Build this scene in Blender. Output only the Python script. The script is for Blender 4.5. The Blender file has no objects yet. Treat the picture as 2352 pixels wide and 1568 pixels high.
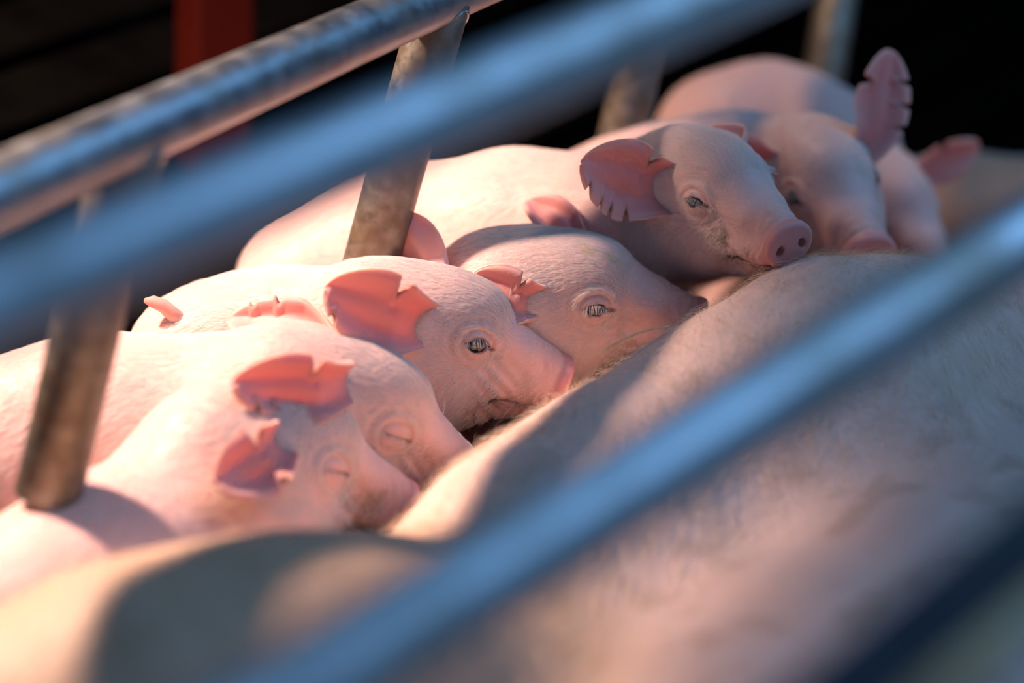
import bpy, math, random
import numpy as np

# ---------------------------------------------------------------- camera, sky, lamp, exposure
F, CX, CY = 5500.0, 1176.0, 784.0          # focal length and centre in pixels of the 2352 x 1568 frame
M = np.array([[0.77532115, -0.54984282, 0.31072493],      # world axes seen in camera axes (right, up, back)
              [0.54031119, 0.32271725, -0.77712122],
              [0.32701823, 0.77040668, 0.54729574]])
CAM = np.array([0.50618, -0.99956, 0.91973])
scene = bpy.context.scene
coll = scene.collection

cd = bpy.data.cameras.new('camera')
cd.sensor_width = 36.0
cd.lens = 36.0 * F / 2352.0
cd.clip_start, cd.clip_end = 0.05, 50
cd.dof.use_dof = True
cd.dof.focus_distance = 1.315
cd.dof.aperture_fstop = 2.5
cam = bpy.data.objects.new('camera', cd)
coll.objects.link(cam)
from mathutils import Matrix, Vector
cam.matrix_world = Matrix(((M[0][0], M[0][1], M[0][2], CAM[0]), (M[1][0], M[1][1], M[1][2], CAM[1]),
                           (M[2][0], M[2][1], M[2][2], CAM[2]), (0, 0, 0, 1)))
scene.camera = cam

w = bpy.data.worlds.new('sky')
scene.world = w
w.use_nodes = True
bg = w.node_tree.nodes['Background']
bg.inputs[0].default_value = (0.26, 0.54, 1.0, 1)          # blue dusk daylight
bg.inputs[1].default_value = 0.23

def add_light(name, kind, loc, target, energy, color, **kw):
    l = bpy.data.lights.new(name, kind)
    l.energy, l.color = energy, color
    for k, v in kw.items():
        setattr(l, k, v)
    o = bpy.data.objects.new(name, l)
    o.location = loc
    d = Vector(target) - Vector(loc)
    o.rotation_euler = d.to_track_quat('-Z', 'Y').to_euler()
    coll.objects.link(o)
    return o

# heat lamp hung over the piglets, an added second warm lamp, and the doorway daylight from the aisle
add_light('warm_lamp', 'SPOT', (-0.75, -0.22, 0.68), (-0.75 + 0.25, -0.22 - 0.10, 0.68 - 0.93), 118, (1.0, 0.70, 0.56),
          spot_size=math.radians(117), spot_blend=0.33, shadow_soft_size=0.03)
add_light('warm_lamp', 'SPOT', (-0.42, 0.50, 0.55), (-0.42 + 0.25, 0.50, 0.55 - 0.93), 6, (1.0, 0.66, 0.44),  # added unseen lamp, warms the piglets at the far end
          spot_size=math.radians(124), spot_blend=0.35, shadow_soft_size=0.022)
add_light('doorway_daylight', 'AREA', (0.55, 0.95, 2.1), (0.15, 0.0, 0.25), 17, (0.25, 0.55, 1.0),
          shape='RECTANGLE', size=1.5, size_y=1.5)

vs = scene.view_settings
vs.view_transform = 'Standard'
vs.look = 'None'
vs.exposure = 0.0
vs.gamma = 1.0
vs.use_curve_mapping = False
scene.cycles.use_denoising = True
scene.cycles.use_adaptive_sampling = True
scene.cycles.adaptive_threshold = 0.09
scene.cycles.adaptive_min_samples = 12
scene.cycles.max_bounces = 5
scene.cycles.diffuse_bounces = 3
scene.cycles.glossy_bounces = 3

def C2W(v):
    """a direction given in camera axes (right, up, back) as a world direction"""
    return M @ np.asarray(v, float)

def at(px, py, Z):
    """the world point seen at a pixel, Z metres in front of the lens"""
    return CAM + M @ np.array([(px - CX) / F * Z, (CY - py) / F * Z, -Z])

# ---------------------------------------------------------------- materials
def new_mat(name):
    m = bpy.data.materials.new(name)
    m.use_nodes = True
    nt = m.node_tree
    return m, nt, nt.nodes['Principled BSDF']

def N(nt, t, **kw):
    n = nt.nodes.new(t)
    for k, v in kw.items():
        if k in n.inputs:
            n.inputs[k].default_value = v
        else:
            setattr(n, k, v)
    return n

def ramp(nt, src, stops):
    r = nt.nodes.new('ShaderNodeValToRGB')
    cr = r.color_ramp
    while len(cr.elements) < len(stops):
        cr.elements.new(0.5)
    for e, (p, c) in zip(cr.elements, stops):
        e.position = p
        e.color = (c[0], c[1], c[2], 1) if hasattr(c, '__len__') else (c, c, c, 1)
    nt.links.new(src, r.inputs[0])
    return r.outputs[0]

def mix(nt, fac, a, b, mode='MIX'):
    n = nt.nodes.new('ShaderNodeMix')
    n.data_type = 'RGBA'
    n.blend_type = mode
    for sock, v in ((0, fac), (6, a), (7, b)):
        if hasattr(v, 'links') or isinstance(v, bpy.types.NodeSocket):
            nt.links.new(v, n.inputs[sock])
        elif sock == 0:
            n.inputs[0].default_value = v
        else:
            n.inputs[sock].default_value = (v[0], v[1], v[2], 1)
    return n.outputs[2]

def noise(nt, scale, detail=4, rough=0.55, coord='Object', dist=0.0):
    tc = nt.nodes.new('ShaderNodeTexCoord')
    n = N(nt, 'ShaderNodeTexNoise', Scale=scale, Detail=detail, Roughness=rough, Distortion=dist)
    nt.links.new(tc.outputs[coord], n.inputs['Vector'])
    return n.outputs['Fac']

def bump(nt, bsdf, h, strength, dist):
    b = N(nt, 'ShaderNodeBump', Strength=strength, Distance=dist)
    nt.links.new(h, b.inputs['Height'])
    nt.links.new(b.outputs[0], bsdf.inputs['Normal'])

def skin_material(name, sss, radius, rough, bump_scale, bump_d):
    m, nt, b = new_mat(name)
    at_ = N(nt, 'ShaderNodeAttribute', attribute_name='col')
    nt.links.new(at_.outputs['Color'], b.inputs['Base Color'])
    b.inputs['Roughness'].default_value = rough
    b.inputs['Specular IOR Level'].default_value = 0.35
    b.inputs['Subsurface Weight'].default_value = sss
    b.inputs['Subsurface Radius'].default_value = radius
    b.inputs['Subsurface Scale'].default_value = 1.0
    n2 = noise(nt, bump_scale, 1, 0.6)
    bump(nt, b, n2, 0.5, bump_d)
    return m

MAT = {}
MAT['skin'] = skin_material('piglet_skin', 0.45, (0.008, 0.003, 0.002), 0.5, 600, 0.0003)
MAT['sow_skin'] = skin_material('sow_skin', 0.25, (0.008, 0.003, 0.002), 0.55, 220, 0.002)

def hair_material(name, col, rough=0.45):
    m, nt, b = new_mat(name)
    b.inputs['Base Color'].default_value = (*col, 1)
    b.inputs['Roughness'].default_value = rough
    b.inputs['Specular IOR Level'].default_value = 0.3
    b.inputs['Transmission Weight'].default_value = 0.0
    return m
MAT['hair'] = hair_material('piglet_hair', (0.95, 0.86, 0.80))
MAT['sow_hair'] = hair_material('sow_hair', (0.90, 0.74, 0.55))

m, nt, b = new_mat('eyeball')
b.inputs['Base Color'].default_value = (0.012, 0.012, 0.014, 1)
b.inputs['Roughness'].default_value = 0.08
b.inputs['Coat Weight'].default_value = 0.6
b.inputs['Coat Roughness'].default_value = 0.03
MAT['eye'] = m

def metal(name, c0, c1, c2, rough0, rough1, stain, stain_amt, metallic=0.85, scale=60):
    m, nt, b = new_mat(name)
    n1 = noise(nt, scale, 3, 0.65)
    n2 = noise(nt, scale * 0.35, 2, 0.7)
    base = ramp(nt, n1, [(0.3, c0), (0.5, c1), (0.72, c2)])
    base = mix(nt, ramp(nt, n2, [(0.52 - stain_amt * 0.3, 0.0), (0.70, 1.0)]), base, stain)
    nt.links.new(base, b.inputs['Base Color'])
    nt.links.new(ramp(nt, n1, [(0.3, rough0), (0.7, rough1)]), b.inputs['Roughness'])
    nt.links.new(ramp(nt, n2, [(0.52 - stain_amt * 0.3, metallic), (0.70, metallic * 0.4)]), b.inputs['Metallic'])
    return m
MAT['galv'] = metal('galvanised_steel', (0.24, 0.25, 0.27), (0.34, 0.36, 0.38), (0.44, 0.46, 0.48), 0.30, 0.48,
                    (0.30, 0.27, 0.22), 0.2)
MAT['worn'] = metal('worn_steel', (0.16, 0.15, 0.13), (0.30, 0.28, 0.24), (0.42, 0.39, 0.33), 0.38, 0.62,
                    (0.17, 0.12, 0.07), 0.75, 0.8, 130)
MAT['near'] = metal('smooth_galvanised_steel', (0.50, 0.53, 0.56), (0.58, 0.61, 0.64), (0.64, 0.67, 0.7), 0.38, 0.5,
                    (0.42, 0.40, 0.36), 0.1, 0.8, 40)
MAT['dirty'] = metal('dirty_stained_steel', (0.90, 0.55, 0.28), (0.98, 0.66, 0.38), (0.98, 0.80, 0.60), 0.5, 0.7,
                     (0.40, 0.22, 0.09), 0.3, 0.1, 40)
MAT['dark'] = metal('shaded_dirty_steel', (0.020, 0.026, 0.04), (0.028, 0.036, 0.055), (0.04, 0.05, 0.07), 0.4, 0.55,  # shade and dirt on the rail put into a near-black colour
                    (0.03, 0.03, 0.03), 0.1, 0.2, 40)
MAT['straw'] = hair_material('golden_straw', (0.95, 0.66, 0.32))

def plain(name, c0, c1, scale, rough, spec=0.1):
    m, nt, b = new_mat(name)
    n1 = noise(nt, scale, 2, 0.6)
    nt.links.new(ramp(nt, n1, [(0.3, c0), (0.7, c1)]), b.inputs['Base Color'])
    b.inputs['Roughness'].default_value = rough
    b.inputs['Specular IOR Level'].default_value = spec
    return m
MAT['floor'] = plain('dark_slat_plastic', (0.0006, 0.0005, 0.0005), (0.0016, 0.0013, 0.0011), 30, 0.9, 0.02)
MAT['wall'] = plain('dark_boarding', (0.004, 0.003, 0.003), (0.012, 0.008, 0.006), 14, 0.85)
MAT['red'] = plain('red_painted_steel', (0.020, 0.0016, 0.0008), (0.032, 0.003, 0.0014), 12, 0.7, 0.02)
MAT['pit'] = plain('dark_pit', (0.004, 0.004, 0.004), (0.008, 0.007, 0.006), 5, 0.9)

# ---------------------------------------------------------------- mesh helpers
def link(name, me, mat, parent=None):
    o = bpy.data.objects.new(name, me)
    if mat is not None:
        me.materials.append(mat)
    coll.objects.link(o)
    if parent is not None:
        o.parent = parent
    return o

def mesh_from(name, V, faces, smooth=True, col=None):
    me = bpy.data.meshes.new(name)
    me.from_pydata([tuple(v) for v in V], [], faces)
    if smooth:
        me.polygons.foreach_set('use_smooth', [True] * len(me.polygons))
    if col is not None:
        a = me.color_attributes.new('col', 'FLOAT_COLOR', 'POINT')
        c = np.ones((len(V), 4), np.float32)
        c[:, :3] = col
        a.data.foreach_set('color', c.ravel())
    me.update()
    return me

def empty(name, loc, label, cat, group=None):
    o = bpy.data.objects.new(name, None)
    o.empty_display_size = 0.05
    o.location = loc
    coll.objects.link(o)
    tag(o, label, cat, group)
    return o

def tag(o, label=None, cat=None, group=None, kind=None):
    if label: o['label'] = label
    if cat: o['category'] = cat
    if group: o['group'] = group
    if kind: o['kind'] = kind

def tube_mesh(name, pts, r, seg=40, cap=True, rounded=True, origin=(0, 0, 0)):
    """a straight or bent round tube with rounded closed ends"""
    pts = [np.asarray(p, float) - np.asarray(origin, float) for p in pts]
    t0 = (pts[1] - pts[0]); t0 /= np.linalg.norm(t0)
    ref = np.array([0, 0, 1.0]) if abs(t0[2]) < 0.8 else np.array([1.0, 0, 0])
    u = np.cross(ref, t0); u /= np.linalg.norm(u)
    rings = []
    n = len(pts)
    prof = []
    for i, p in enumerate(pts):
        a = pts[min(i + 1, n - 1)] - pts[max(i - 1, 0)]
        a = a / np.linalg.norm(a)
        prof.append((p, a, r))
    if rounded:
        e = r * 0.12
        p0, a0, _ = prof[0]; p1, a1, _ = prof[-1]
        prof = [(p0, a0, r - e), (p0 + a0 * e * 0.35, a0, r - e * 0.35), (p0 + a0 * e, a0, r)] + prof[1:-1] + \
               [(p1 - a1 * e, a1, r), (p1 - a1 * e * 0.35, a1, r - e * 0.35), (p1, a1, r - e)]
    V, faces = [], []
    for p, a, rr in prof:
        uu = u - a * (u @ a); uu /= np.linalg.norm(uu)
        vv = np.cross(a, uu)
        for k in range(seg):
            t = 2 * math.pi * k / seg
            V.append(p + (uu * math.cos(t) + vv * math.sin(t)) * rr)
    for i in range(len(prof) - 1):
        for k in range(seg):
            k2 = (k + 1) % seg
            faces.append((i * seg + k, i * seg + k2, (i + 1) * seg + k2, (i + 1) * seg + k))
    if cap:
        faces.append(tuple(reversed(range(seg))))
        faces.append(tuple(range((len(prof) - 1) * seg, len(prof) * seg)))
    return mesh_from(name, V, faces)

def box_mesh(name, lo, hi, bev=0.0):
    import bmesh
    bm = bmesh.new()
    bmesh.ops.create_cube(bm, size=1.0)
    lo, hi = np.array(lo), np.array(hi)
    for v in bm.verts:
        v.co = Vector((lo + hi) / 2 + np.array(v.co) * (hi - lo))
    if bev:
        bmesh.ops.bevel(bm, geom=bm.edges[:], offset=bev, segments=2, affect='EDGES', profile=0.5)
    me = bpy.data.meshes.new(name)
    bm.to_mesh(me); bm.free()
    return me

# ---------------------------------------------------------------- signed distance toolkit (units: metres)
f32 = np.float32
def smin(a, b, k):
    h = np.maximum(k - np.abs(a - b), 0) / k
    return np.minimum(a, b) - h * h * k * 0.25
def smax(a, b, k):
    return -smin(-a, -b, k)
def s_ell(P, c, r):
    q = P - np.asarray(c, f32)
    r = np.asarray(r, f32)
    k0 = np.sqrt(((q / r) ** 2).sum(-1)) + 1e-9
    k1 = np.sqrt(((q / (r * r)) ** 2).sum(-1)) + 1e-9
    return k0 * (k0 - 1.0) / k1
def s_cone(P, a, ra, b, rb):
    a = np.asarray(a, f32); b = np.asarray(b, f32)
    ba = b - a
    t = np.clip(((P - a) @ ba) / (ba @ ba), 0, 1)
    d = P - a - t[..., None] * ba
    return np.sqrt((d * d).sum(-1)) - (ra + (rb - ra) * t)
def sstep(a, b, x):
    t = np.clip((x - a) / (b - a), 0, 1)
    return t * t * (3 - 2 * t)
def unit(v):
    v = np.asarray(v, float)
    return v / np.linalg.norm(v)

def surface_nets(fn, lo, hi, h):
    lo = np.asarray(lo, float); hi = np.asarray(hi, float)
    n = np.ceil((hi - lo) / h).astype(int) + 1
    ax = [lo[i] + h * np.arange(n[i]) for i in range(3)]
    G = np.stack(np.meshgrid(*ax, indexing='ij'), -1).astype(f32)
    D = fn(G.reshape(-1, 3)).reshape(n)
    S = D < 0
    cx, cy, cz = n - 1
    idx = [(i, j, k) for i in (0, 1) for j in (0, 1) for k in (0, 1)]
    cnt = sum(S[i:cx + i, j:cy + j, k:cz + k].astype(np.int8) for i, j, k in idx)
    act = (cnt > 0) & (cnt < 8)
    ids = -np.ones(act.shape, np.int64)
    cells = np.argwhere(act)
    ids[act] = np.arange(len(cells))
    acc = np.zeros((len(cells), 3)); num = np.zeros(len(cells))
    for a in range(8):
        for b in range(a + 1, 8):
            A, B = np.array(idx[a]), np.array(idx[b])
            if np.abs(A - B).sum() != 1:
                continue
            ca = cells + A; cb = cells + B
            da = D[ca[:, 0], ca[:, 1], ca[:, 2]]; db = D[cb[:, 0], cb[:, 1], cb[:, 2]]
            mk = (da < 0) != (db < 0)
            t = np.where(mk, da / np.where(mk, da - db, 1), 0)
            p = A + t[:, None] * (B - A)
            acc[mk] += p[mk]; num[mk] += 1
    V = lo + h * (cells + acc / num[:, None])
    quads = []
    for axis in range(3):
        u, v = (axis + 1) % 3, (axis + 2) % 3
        sl0 = [slice(None)] * 3; sl1 = [slice(None)] * 3
        sl0[axis] = slice(0, -1); sl1[axis] = slice(1, None)
        chg = S[tuple(sl0)] != S[tuple(sl1)]
        e = np.argwhere(chg)
        ok = (e[:, u] > 0) & (e[:, v] > 0) & (e[:, u] < n[u] - 1) & (e[:, v] < n[v] - 1)
        e = e[ok]
        ins = S[e[:, 0], e[:, 1], e[:, 2]]
        q = []
        for du, dv in ((0, 0), (-1, 0), (-1, -1), (0, -1)):
            c = e.copy(); c[:, u] += du; c[:, v] += dv
            q.append(ids[c[:, 0], c[:, 1], c[:, 2]])
        q = np.stack(q, 1)
        q[~ins] = q[~ins][:, ::-1]
        quads.append(q)
    Q = np.concatenate(quads)
    return V, Q

def project(fn, V, it=3, eps=3e-4, step=1.0, lim=0.01):
    V = V.astype(f32).copy()
    for _ in range(it):
        d = fn(V)
        g = np.stack([fn(V + np.eye(3, dtype=f32)[i] * eps) - d for i in range(3)], -1) / eps
        g2 = np.maximum((g * g).sum(-1), 0.2)
        mv = -g * (d / g2)[:, None] * step
        l = np.sqrt((mv * mv).sum(-1))
        V += mv * np.minimum(1, lim / np.maximum(l, 1e-9))[:, None]
    return V

def relax(V, Q, it=1):
    """gentle tangential smoothing over quad edges"""
    for _ in range(it):
        acc = np.zeros_like(V); n = np.zeros(len(V))
        for a in range(4):
            i, j = Q[:, a], Q[:, (a + 1) % 4]
            np.add.at(acc, i, V[j]); np.add.at(acc, j, V[i])
            np.add.at(n, i, 1); np.add.at(n, j, 1)
        V = V * 0.4 + 0.6 * acc / n[:, None]
    return V

def subdivide(V, polys4, others, sel):
    """split the selected quads in four; unselected neighbours take the new edge points in as n-gons.
    others: python list of n-gons that are never split again"""
    Qs, Qr = polys4[sel], polys4[~sel]
    nv = len(V)
    E = np.concatenate([np.sort(Qs[:, [a, (a + 1) % 4]], 1) for a in range(4)])
    key = E[:, 0].astype(np.int64) * nv + E[:, 1]
    uk, inv = np.unique(key, return_inverse=True)
    mid = (V[uk // nv] + V[uk % nv]) * 0.5
    cen = V[Qs].mean(1)
    m = len(Qs)
    em = (inv.reshape(4, m).T) + nv
    ci = np.arange(m) + nv + len(uk)
    newV = np.concatenate([V, mid, cen])
    Q2 = np.concatenate([np.stack([Qs[:, a], em[:, a], ci, em[:, (a - 1) % 4]], 1) for a in range(4)])
    keep = np.ones(len(Qr), bool)
    extra = []
    if len(Qr):
        kk = np.stack([np.sort(Qr[:, [a, (a + 1) % 4]], 1) for a in range(4)], 1)
        kk = kk[..., 0].astype(np.int64) * nv + kk[..., 1]
        pos = np.searchsorted(uk, kk); pos = np.minimum(pos, len(uk) - 1)
        hit = uk[pos] == kk
        touched = hit.any(1)
        keep = ~touched
        for qi in np.nonzero(touched)[0]:
            poly = []
            for a in range(4):
                poly.append(int(Qr[qi, a]))
                if hit[qi, a]:
                    poly.append(int(pos[qi, a] + nv))
            extra.append(tuple(poly))
    lut = None
    oth = []
    if others:
        d = {int(k): i + nv for i, k in enumerate(uk)}
        for poly in others:
            o = []
            for a in range(len(poly)):
                i, j = poly[a], poly[(a + 1) % len(poly)]
                o.append(i)
                k = min(i, j) * nv + max(i, j)
                if k in d:
                    o.append(d[k])
            oth.append(tuple(o))
    return newV, np.concatenate([Q2, Qr[keep]]), oth + extra

# smooth value noise for vertex colours
_rng = np.random.RandomState(7)
_tab = _rng.rand(64, 64, 64).astype(f32)
def vnoise(P, scale, seed=0):
    p = P * scale + seed * 17.31
    i = np.floor(p).astype(int); f = p - i
    f = f * f * (3 - 2 * f)
    out = 0
    for dx in (0, 1):
        for dy in (0, 1):
            for dz in (0, 1):
                wgt = (f[:, 0] if dx else 1 - f[:, 0]) * (f[:, 1] if dy else 1 - f[:, 1]) * (f[:, 2] if dz else 1 - f[:, 2])
                out = out + wgt * _tab[(i[:, 0] + dx) % 64, (i[:, 1] + dy) % 64, (i[:, 2] + dz) % 64]
    return out
def fbm(P, scale, seed=0, oc=4):
    s, a, t = 0, 1.0, 0
    for o in range(oc):
        s = s + a * vnoise(P, scale * 2 ** o, seed + o); t += a; a *= 0.55
    return s / t

# ---------------------------------------------------------------- piglets
MM = 0.001
def mirror(P):
    Q = P.copy()
    Q[:, 1] = np.abs(Q[:, 1])
    return Q

EYE_C = np.array([-0.5, 20.5, 0.8]) * MM
EYE_N = unit([0.34, 0.92, 0.20])
EYE_U = unit(np.array([0.97, -0.30, -0.16]) - EYE_N * (np.array([0.97, -0.30, -0.16]) @ EYE_N))
EYE_W = np.cross(EYE_U, EYE_N)
if EYE_W[2] < 0: EYE_W = -EYE_W
DISC_C = np.array([55.0, 0, -22.5]) * MM
DISC_A = unit([0.955, 0, -0.295])
DISC_W = np.array([0.295, 0, 0.955])

def head_sdf(P, open_):
    """the pig head in its own frame: +x to the snout, +z up, origin between the eyes"""
    m = mirror(P)
    x, y, z = P[:, 0], m[:, 1], P[:, 2]
    d = s_ell(P, np.array([-37, 0, -7]) * MM, np.array([41, 33, 36]) * MM)
    d = smin(d, s_ell(P, np.array([-12, 0, 9]) * MM, np.array([33, 24.5, 22.5]) * MM), 0.016)
    d = smin(d, s_cone(P, np.array([-6, 0, -11]) * MM, 0.0250, np.array([44, 0, -21]) * MM, 0.0146), 0.012)
    d = smin(d, s_cone(P, np.array([2, 0, 8]) * MM, 0.012, np.array([46, 0, -14.5]) * MM, 0.0088), 0.012)
    d = smin(d, s_ell(m, np.array([-28, 17, -28]) * MM, np.array([34, 17, 27]) * MM), 0.016)
    d = smin(d, s_cone(m, np.array([8, 10, -25]) * MM, 0.0125, np.array([44, 7, -27.5]) * MM, 0.0098), 0.008)
    d = smin(d, s_cone(P, np.array([-24, 0, -40]) * MM, 0.021, np.array([39, 0, -39.5]) * MM, 0.0080), 0.005)
    # bony ridge that runs from the brow to the snout
    d = smin(d, s_cone(m, np.array([8, 12, 5]) * MM, 0.0065, np.array([30, 9, -7]) * MM, 0.006), 0.010)
    # ear roots
    d = smin(d, s_cone(m, np.array([-36, 21, 6]) * MM, 0.012, np.array([-38, 27, 8]) * MM, 0.008), 0.012)
    # lips
    zm = -0.0330 - 0.0022 * np.cos((x - 0.044) * 150) - 0.05 * (0.044 - x)
    d = d + 0.0026 * np.exp(-((z - zm) / 0.0014) ** 2) * sstep(0.014, 0.020, x) * sstep(0.054, 0.048, x)
    # wrinkles behind the snout plate
    s = (x - 0.055) * DISC_A[0] + (z + 0.0225) * DISC_A[2]
    ph = s + 0.0030 * np.sin(z * 190 + 1) + 0.0026 * np.sin(y * 230 + z * 110)
    d = d + 0.00046 * (0.6 + 0.6 * np.sin(z * 300 + y * 240)) * np.sin(ph * 2 * math.pi / (0.0046 + 0.05 * np.abs(s))) * sstep(-0.021, -0.010, s) * sstep(-0.001, -0.005, s)
    d = d + 0.0004 * np.sin((x * 0.8 + z * 0.9) * 2 * math.pi / 0.0085 + 2 * np.sin(y * 200)) \
        * sstep(0.002, 0.014, x) * sstep(0.034, 0.024, x) * sstep(-0.004, -0.018, z)
    # snout plate
    q = P - DISC_C.astype(f32)
    h = q @ DISC_A.astype(f32)
    rz = q @ DISC_W.astype(f32)
    rr = np.sqrt((q[:, 1] / 1.12) ** 2 + rz ** 2 + 1e-12)
    dx = rr - 0.0121
    dh = np.abs(h) - 0.0013
    disc = np.minimum(np.maximum(dx, dh), 0) + np.sqrt(np.maximum(dx, 0) ** 2 + np.maximum(dh, 0) ** 2) - 0.0028
    d = smin(d, disc, 0.0028)
    ns = (DISC_C + DISC_A * 0.0042 + np.array([0, 0.0078, -0.0010])).astype(f32)
    qn = m - ns
    k0 = np.sqrt((qn @ DISC_A.astype(f32) / 0.0052) ** 2 + ((qn[:, 1] * 0.9 + (qn @ DISC_W.astype(f32)) * 0.43) / 0.0024) ** 2
                 + ((qn @ DISC_W.astype(f32) * 0.9 - qn[:, 1] * 0.43) / 0.0036) ** 2)
    d = smax(d, -(k0 - 1) * 0.0026, 0.0016)
    # eyes: lids over a ball, brow fold, opening
    e = m - EYE_C.astype(f32)
    su, sw, sn = e @ EYE_U.astype(f32), e @ EYE_W.astype(f32), e @ EYE_N.astype(f32)
    rho = np.sqrt((su / 1.15) ** 2 + sw ** 2 + 1e-12)
    er = np.sqrt((e * e).sum(-1))
    lid = np.sqrt((su / 1.15) ** 2 + sw ** 2 + sn ** 2) - 0.0090
    d = smin(d, lid, 0.0065)
    front = sstep(0.002, 0.006, sn)
    up = sstep(-0.003, 0.003, sw)
    d = d + front * up * (0.0008 * np.exp(-((rho - 0.0085) / 0.0009) ** 2) - 0.0007 * np.exp(-((rho - 0.0112) / 0.0018) ** 2)
                          + 0.0003 * np.exp(-((rho - 0.0145) / 0.0014) ** 2))
    d = d + front * (1 - up) * (0.0005 * np.exp(-((rho - 0.0082) / 0.0010) ** 2) - 0.0003 * np.exp(-((rho - 0.0112) / 0.0014) ** 2)
                                + 0.0002 * np.exp(-((rho - 0.0135) / 0.0014) ** 2))
    hw = 0.0072
    hh = open_ * MM * np.maximum(1 - (su / hw) ** 2, 0) - 0.00025
    cen = 0.0006 + 0.0006 * np.sin(su * 300)
    dep = np.where(open_ > 0.35, 0.0060, 0.0009) * sstep(0.00035, -0.00045, np.abs(sw - cen) - np.maximum(hh, 0.00005)) * sstep(0.0078, 0.0068, np.abs(su))
    d = d + dep * front
    # crease at the inner corner
    d = d + 0.0014 * np.exp(-(((su - 0.0085) / 0.0022) ** 2 + ((sw + 0.0004) / 0.0007) ** 2)) * front
    return d

def pose(px, py, Z, f, u, sc=1.0):
    """head frame -> world, from the place of the right eye and two axes in camera axes"""
    f = unit(f)
    u = np.asarray(u, float); u = unit(u - f * (u @ f))
    R = M @ np.array([f, np.cross(u, f), u]).T
    return R, at(px, py, Z) - sc * (R @ (np.array([2.6, -28.8, 2.6]) * MM))

def ear_mesh(base, T, Nn, L, W, cup0=1.5, cup1=0.5, bend=0.3, notches=(), sink=(0, 0, 0), thick=0.0023, nb=110, na=22):
    """a leaf-shaped cupped ear with clipped notches. notches: (side, where along 0..1, depth 0..1, width)"""
    T = unit(T); Nn = np.asarray(Nn, float); Nn = unit(Nn - T * (Nn @ T)); S = np.cross(Nn, T)
    b = np.linspace(0, 1, nb)
    a = np.linspace(-1, 1, na * 2 + 1)
    w = W * np.sin(math.pi * (0.20 + 0.80 * b)) ** 0.50
    w[-1] = W * 0.05
    wl, wr = w.copy(), w.copy()
    scl, scr = np.zeros(nb), np.zeros(nb)
    for side, b0, dep, wid in notches:
        wid = wid * 0.72; dep = dep * 0.8
        k = np.exp(-(np.abs(b - b0) / wid) ** 3)
        k2 = np.exp(-(np.abs(b - b0) / (wid * 1.35)) ** 4)
        if side < 0:
            wl = wl * (1 - dep * k); scl = np.maximum(scl, k2)
        else:
            wr = wr * (1 - dep * k); scr = np.maximum(scr, k2)
    cup = cup1 + (cup0 - cup1) * (1 - sstep(0.0, 0.62, b)) ** 1.2
    base = base + Nn * (w[0] / cup0) * 0.35
    ang = bend * b ** 1.3
    db = L / (nb - 1)
    cx_ = np.concatenate([[0], np.cumsum(np.cos(ang[:-1]) * db)])
    cn_ = np.concatenate([[0], np.cumsum(-np.sin(ang[:-1]) * db)])
    A, B = np.meshgrid(a, np.arange(nb))
    ww = np.where(A < 0, wl[B], wr[B])
    c = cup[B]
    Rr = w[B] / c
    ph = A * c * ww / np.maximum(w[B], 1e-6)
    sx = Rr * np.sin(ph); nx = Rr * (1 - np.cos(ph))
    # low ribs inside the ear
    nx = nx + 0.0009 * np.cos(A * 9) * np.sin(math.pi * np.clip(b[B], 0, 1)) + 0.0012 * np.sin(A * 3 + b[B] * 7)
    ca, sa = np.cos(ang[B]), np.sin(ang[B])
    tx = cx_[B] + nx * sa
    tn = cn_[B] + nx * ca
    P = base + tx[..., None] * T + sx[..., None] * S + tn[..., None] * Nn
    P = P + np.asarray(sink) * (np.clip(1 - b[B] / 0.26, 0, 1) ** 1.7)[..., None]
    du = np.gradient(P, axis=0); dv = np.gradient(P, axis=1)
    nn = np.cross(dv, du); nn /= np.linalg.norm(nn, axis=-1, keepdims=True) + 1e-12
    if (nn[nb // 2, na] @ Nn) < 0: nn = -nn
    taper = np.clip(np.minimum(1 - np.abs(A), (1 - b[B]) * 4) * 5, 0.25, 1)[..., None]
    base_thick = (1 + 1.6 * (1 - b[B]) ** 2)[..., None]
    top = P + nn * thick * 0.5 * taper
    bot = P - nn * thick * 0.5 * taper * base_thick
    nA = len(a)
    V = np.concatenate([top.reshape(-1, 3), bot.reshape(-1, 3)])
    K = nb * nA
    fac = []
    for i in range(nb - 1):
        for j in range(nA - 1):
            p, q, r, s = i * nA + j, i * nA + j + 1, (i + 1) * nA + j + 1, (i + 1) * nA + j
            fac.append((p, q, r, s)); fac.append((K + s, K + r, K + q, K + p))
    for i in range(nb - 1):
        p, s = i * nA, (i + 1) * nA
        fac.append((p, s, K + s, K + p))
        p, s = i * nA + nA - 1, (i + 1) * nA + nA - 1
        fac.append((s, p, K + p, K + s))
    for j in range(nA - 1):
        p, q = (nb - 1) * nA + j, (nb - 1) * nA + j + 1
        fac.append((p, q, K + q, K + p))
    # colour: flushed inside, scabs along the clipped edges
    inner = np.array([0.72, 0.30, 0.28]); outer = np.array([0.80, 0.47, 0.41]); scab = np.array([0.16, 0.075, 0.025])
    edge = sstep(0.62, 0.95, np.abs(A))
    sc = np.where(A < 0, scl[B], scr[B]) * edge
    dn = fbm(P.reshape(-1, 3), 160, 3).reshape(A.shape)
    sc = np.clip(sc * (0.25 + 1.3 * dn), 0, 1)
    tip_fade = sstep(0.1, 1.0, b[B]) * 0.45  # inner ear colour goes paler towards the tip
    ci = inner + (outer - inner) * np.clip(tip_fade + 0.5 * edge, 0, 1)[..., None]
    ci = ci + (scab - ci) * sc[..., None]
    co = outer + (scab - outer) * sc[..., None]
    col = np.concatenate([ci.reshape(-1, 3), co.reshape(-1, 3)])
    return V, fac, col

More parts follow.
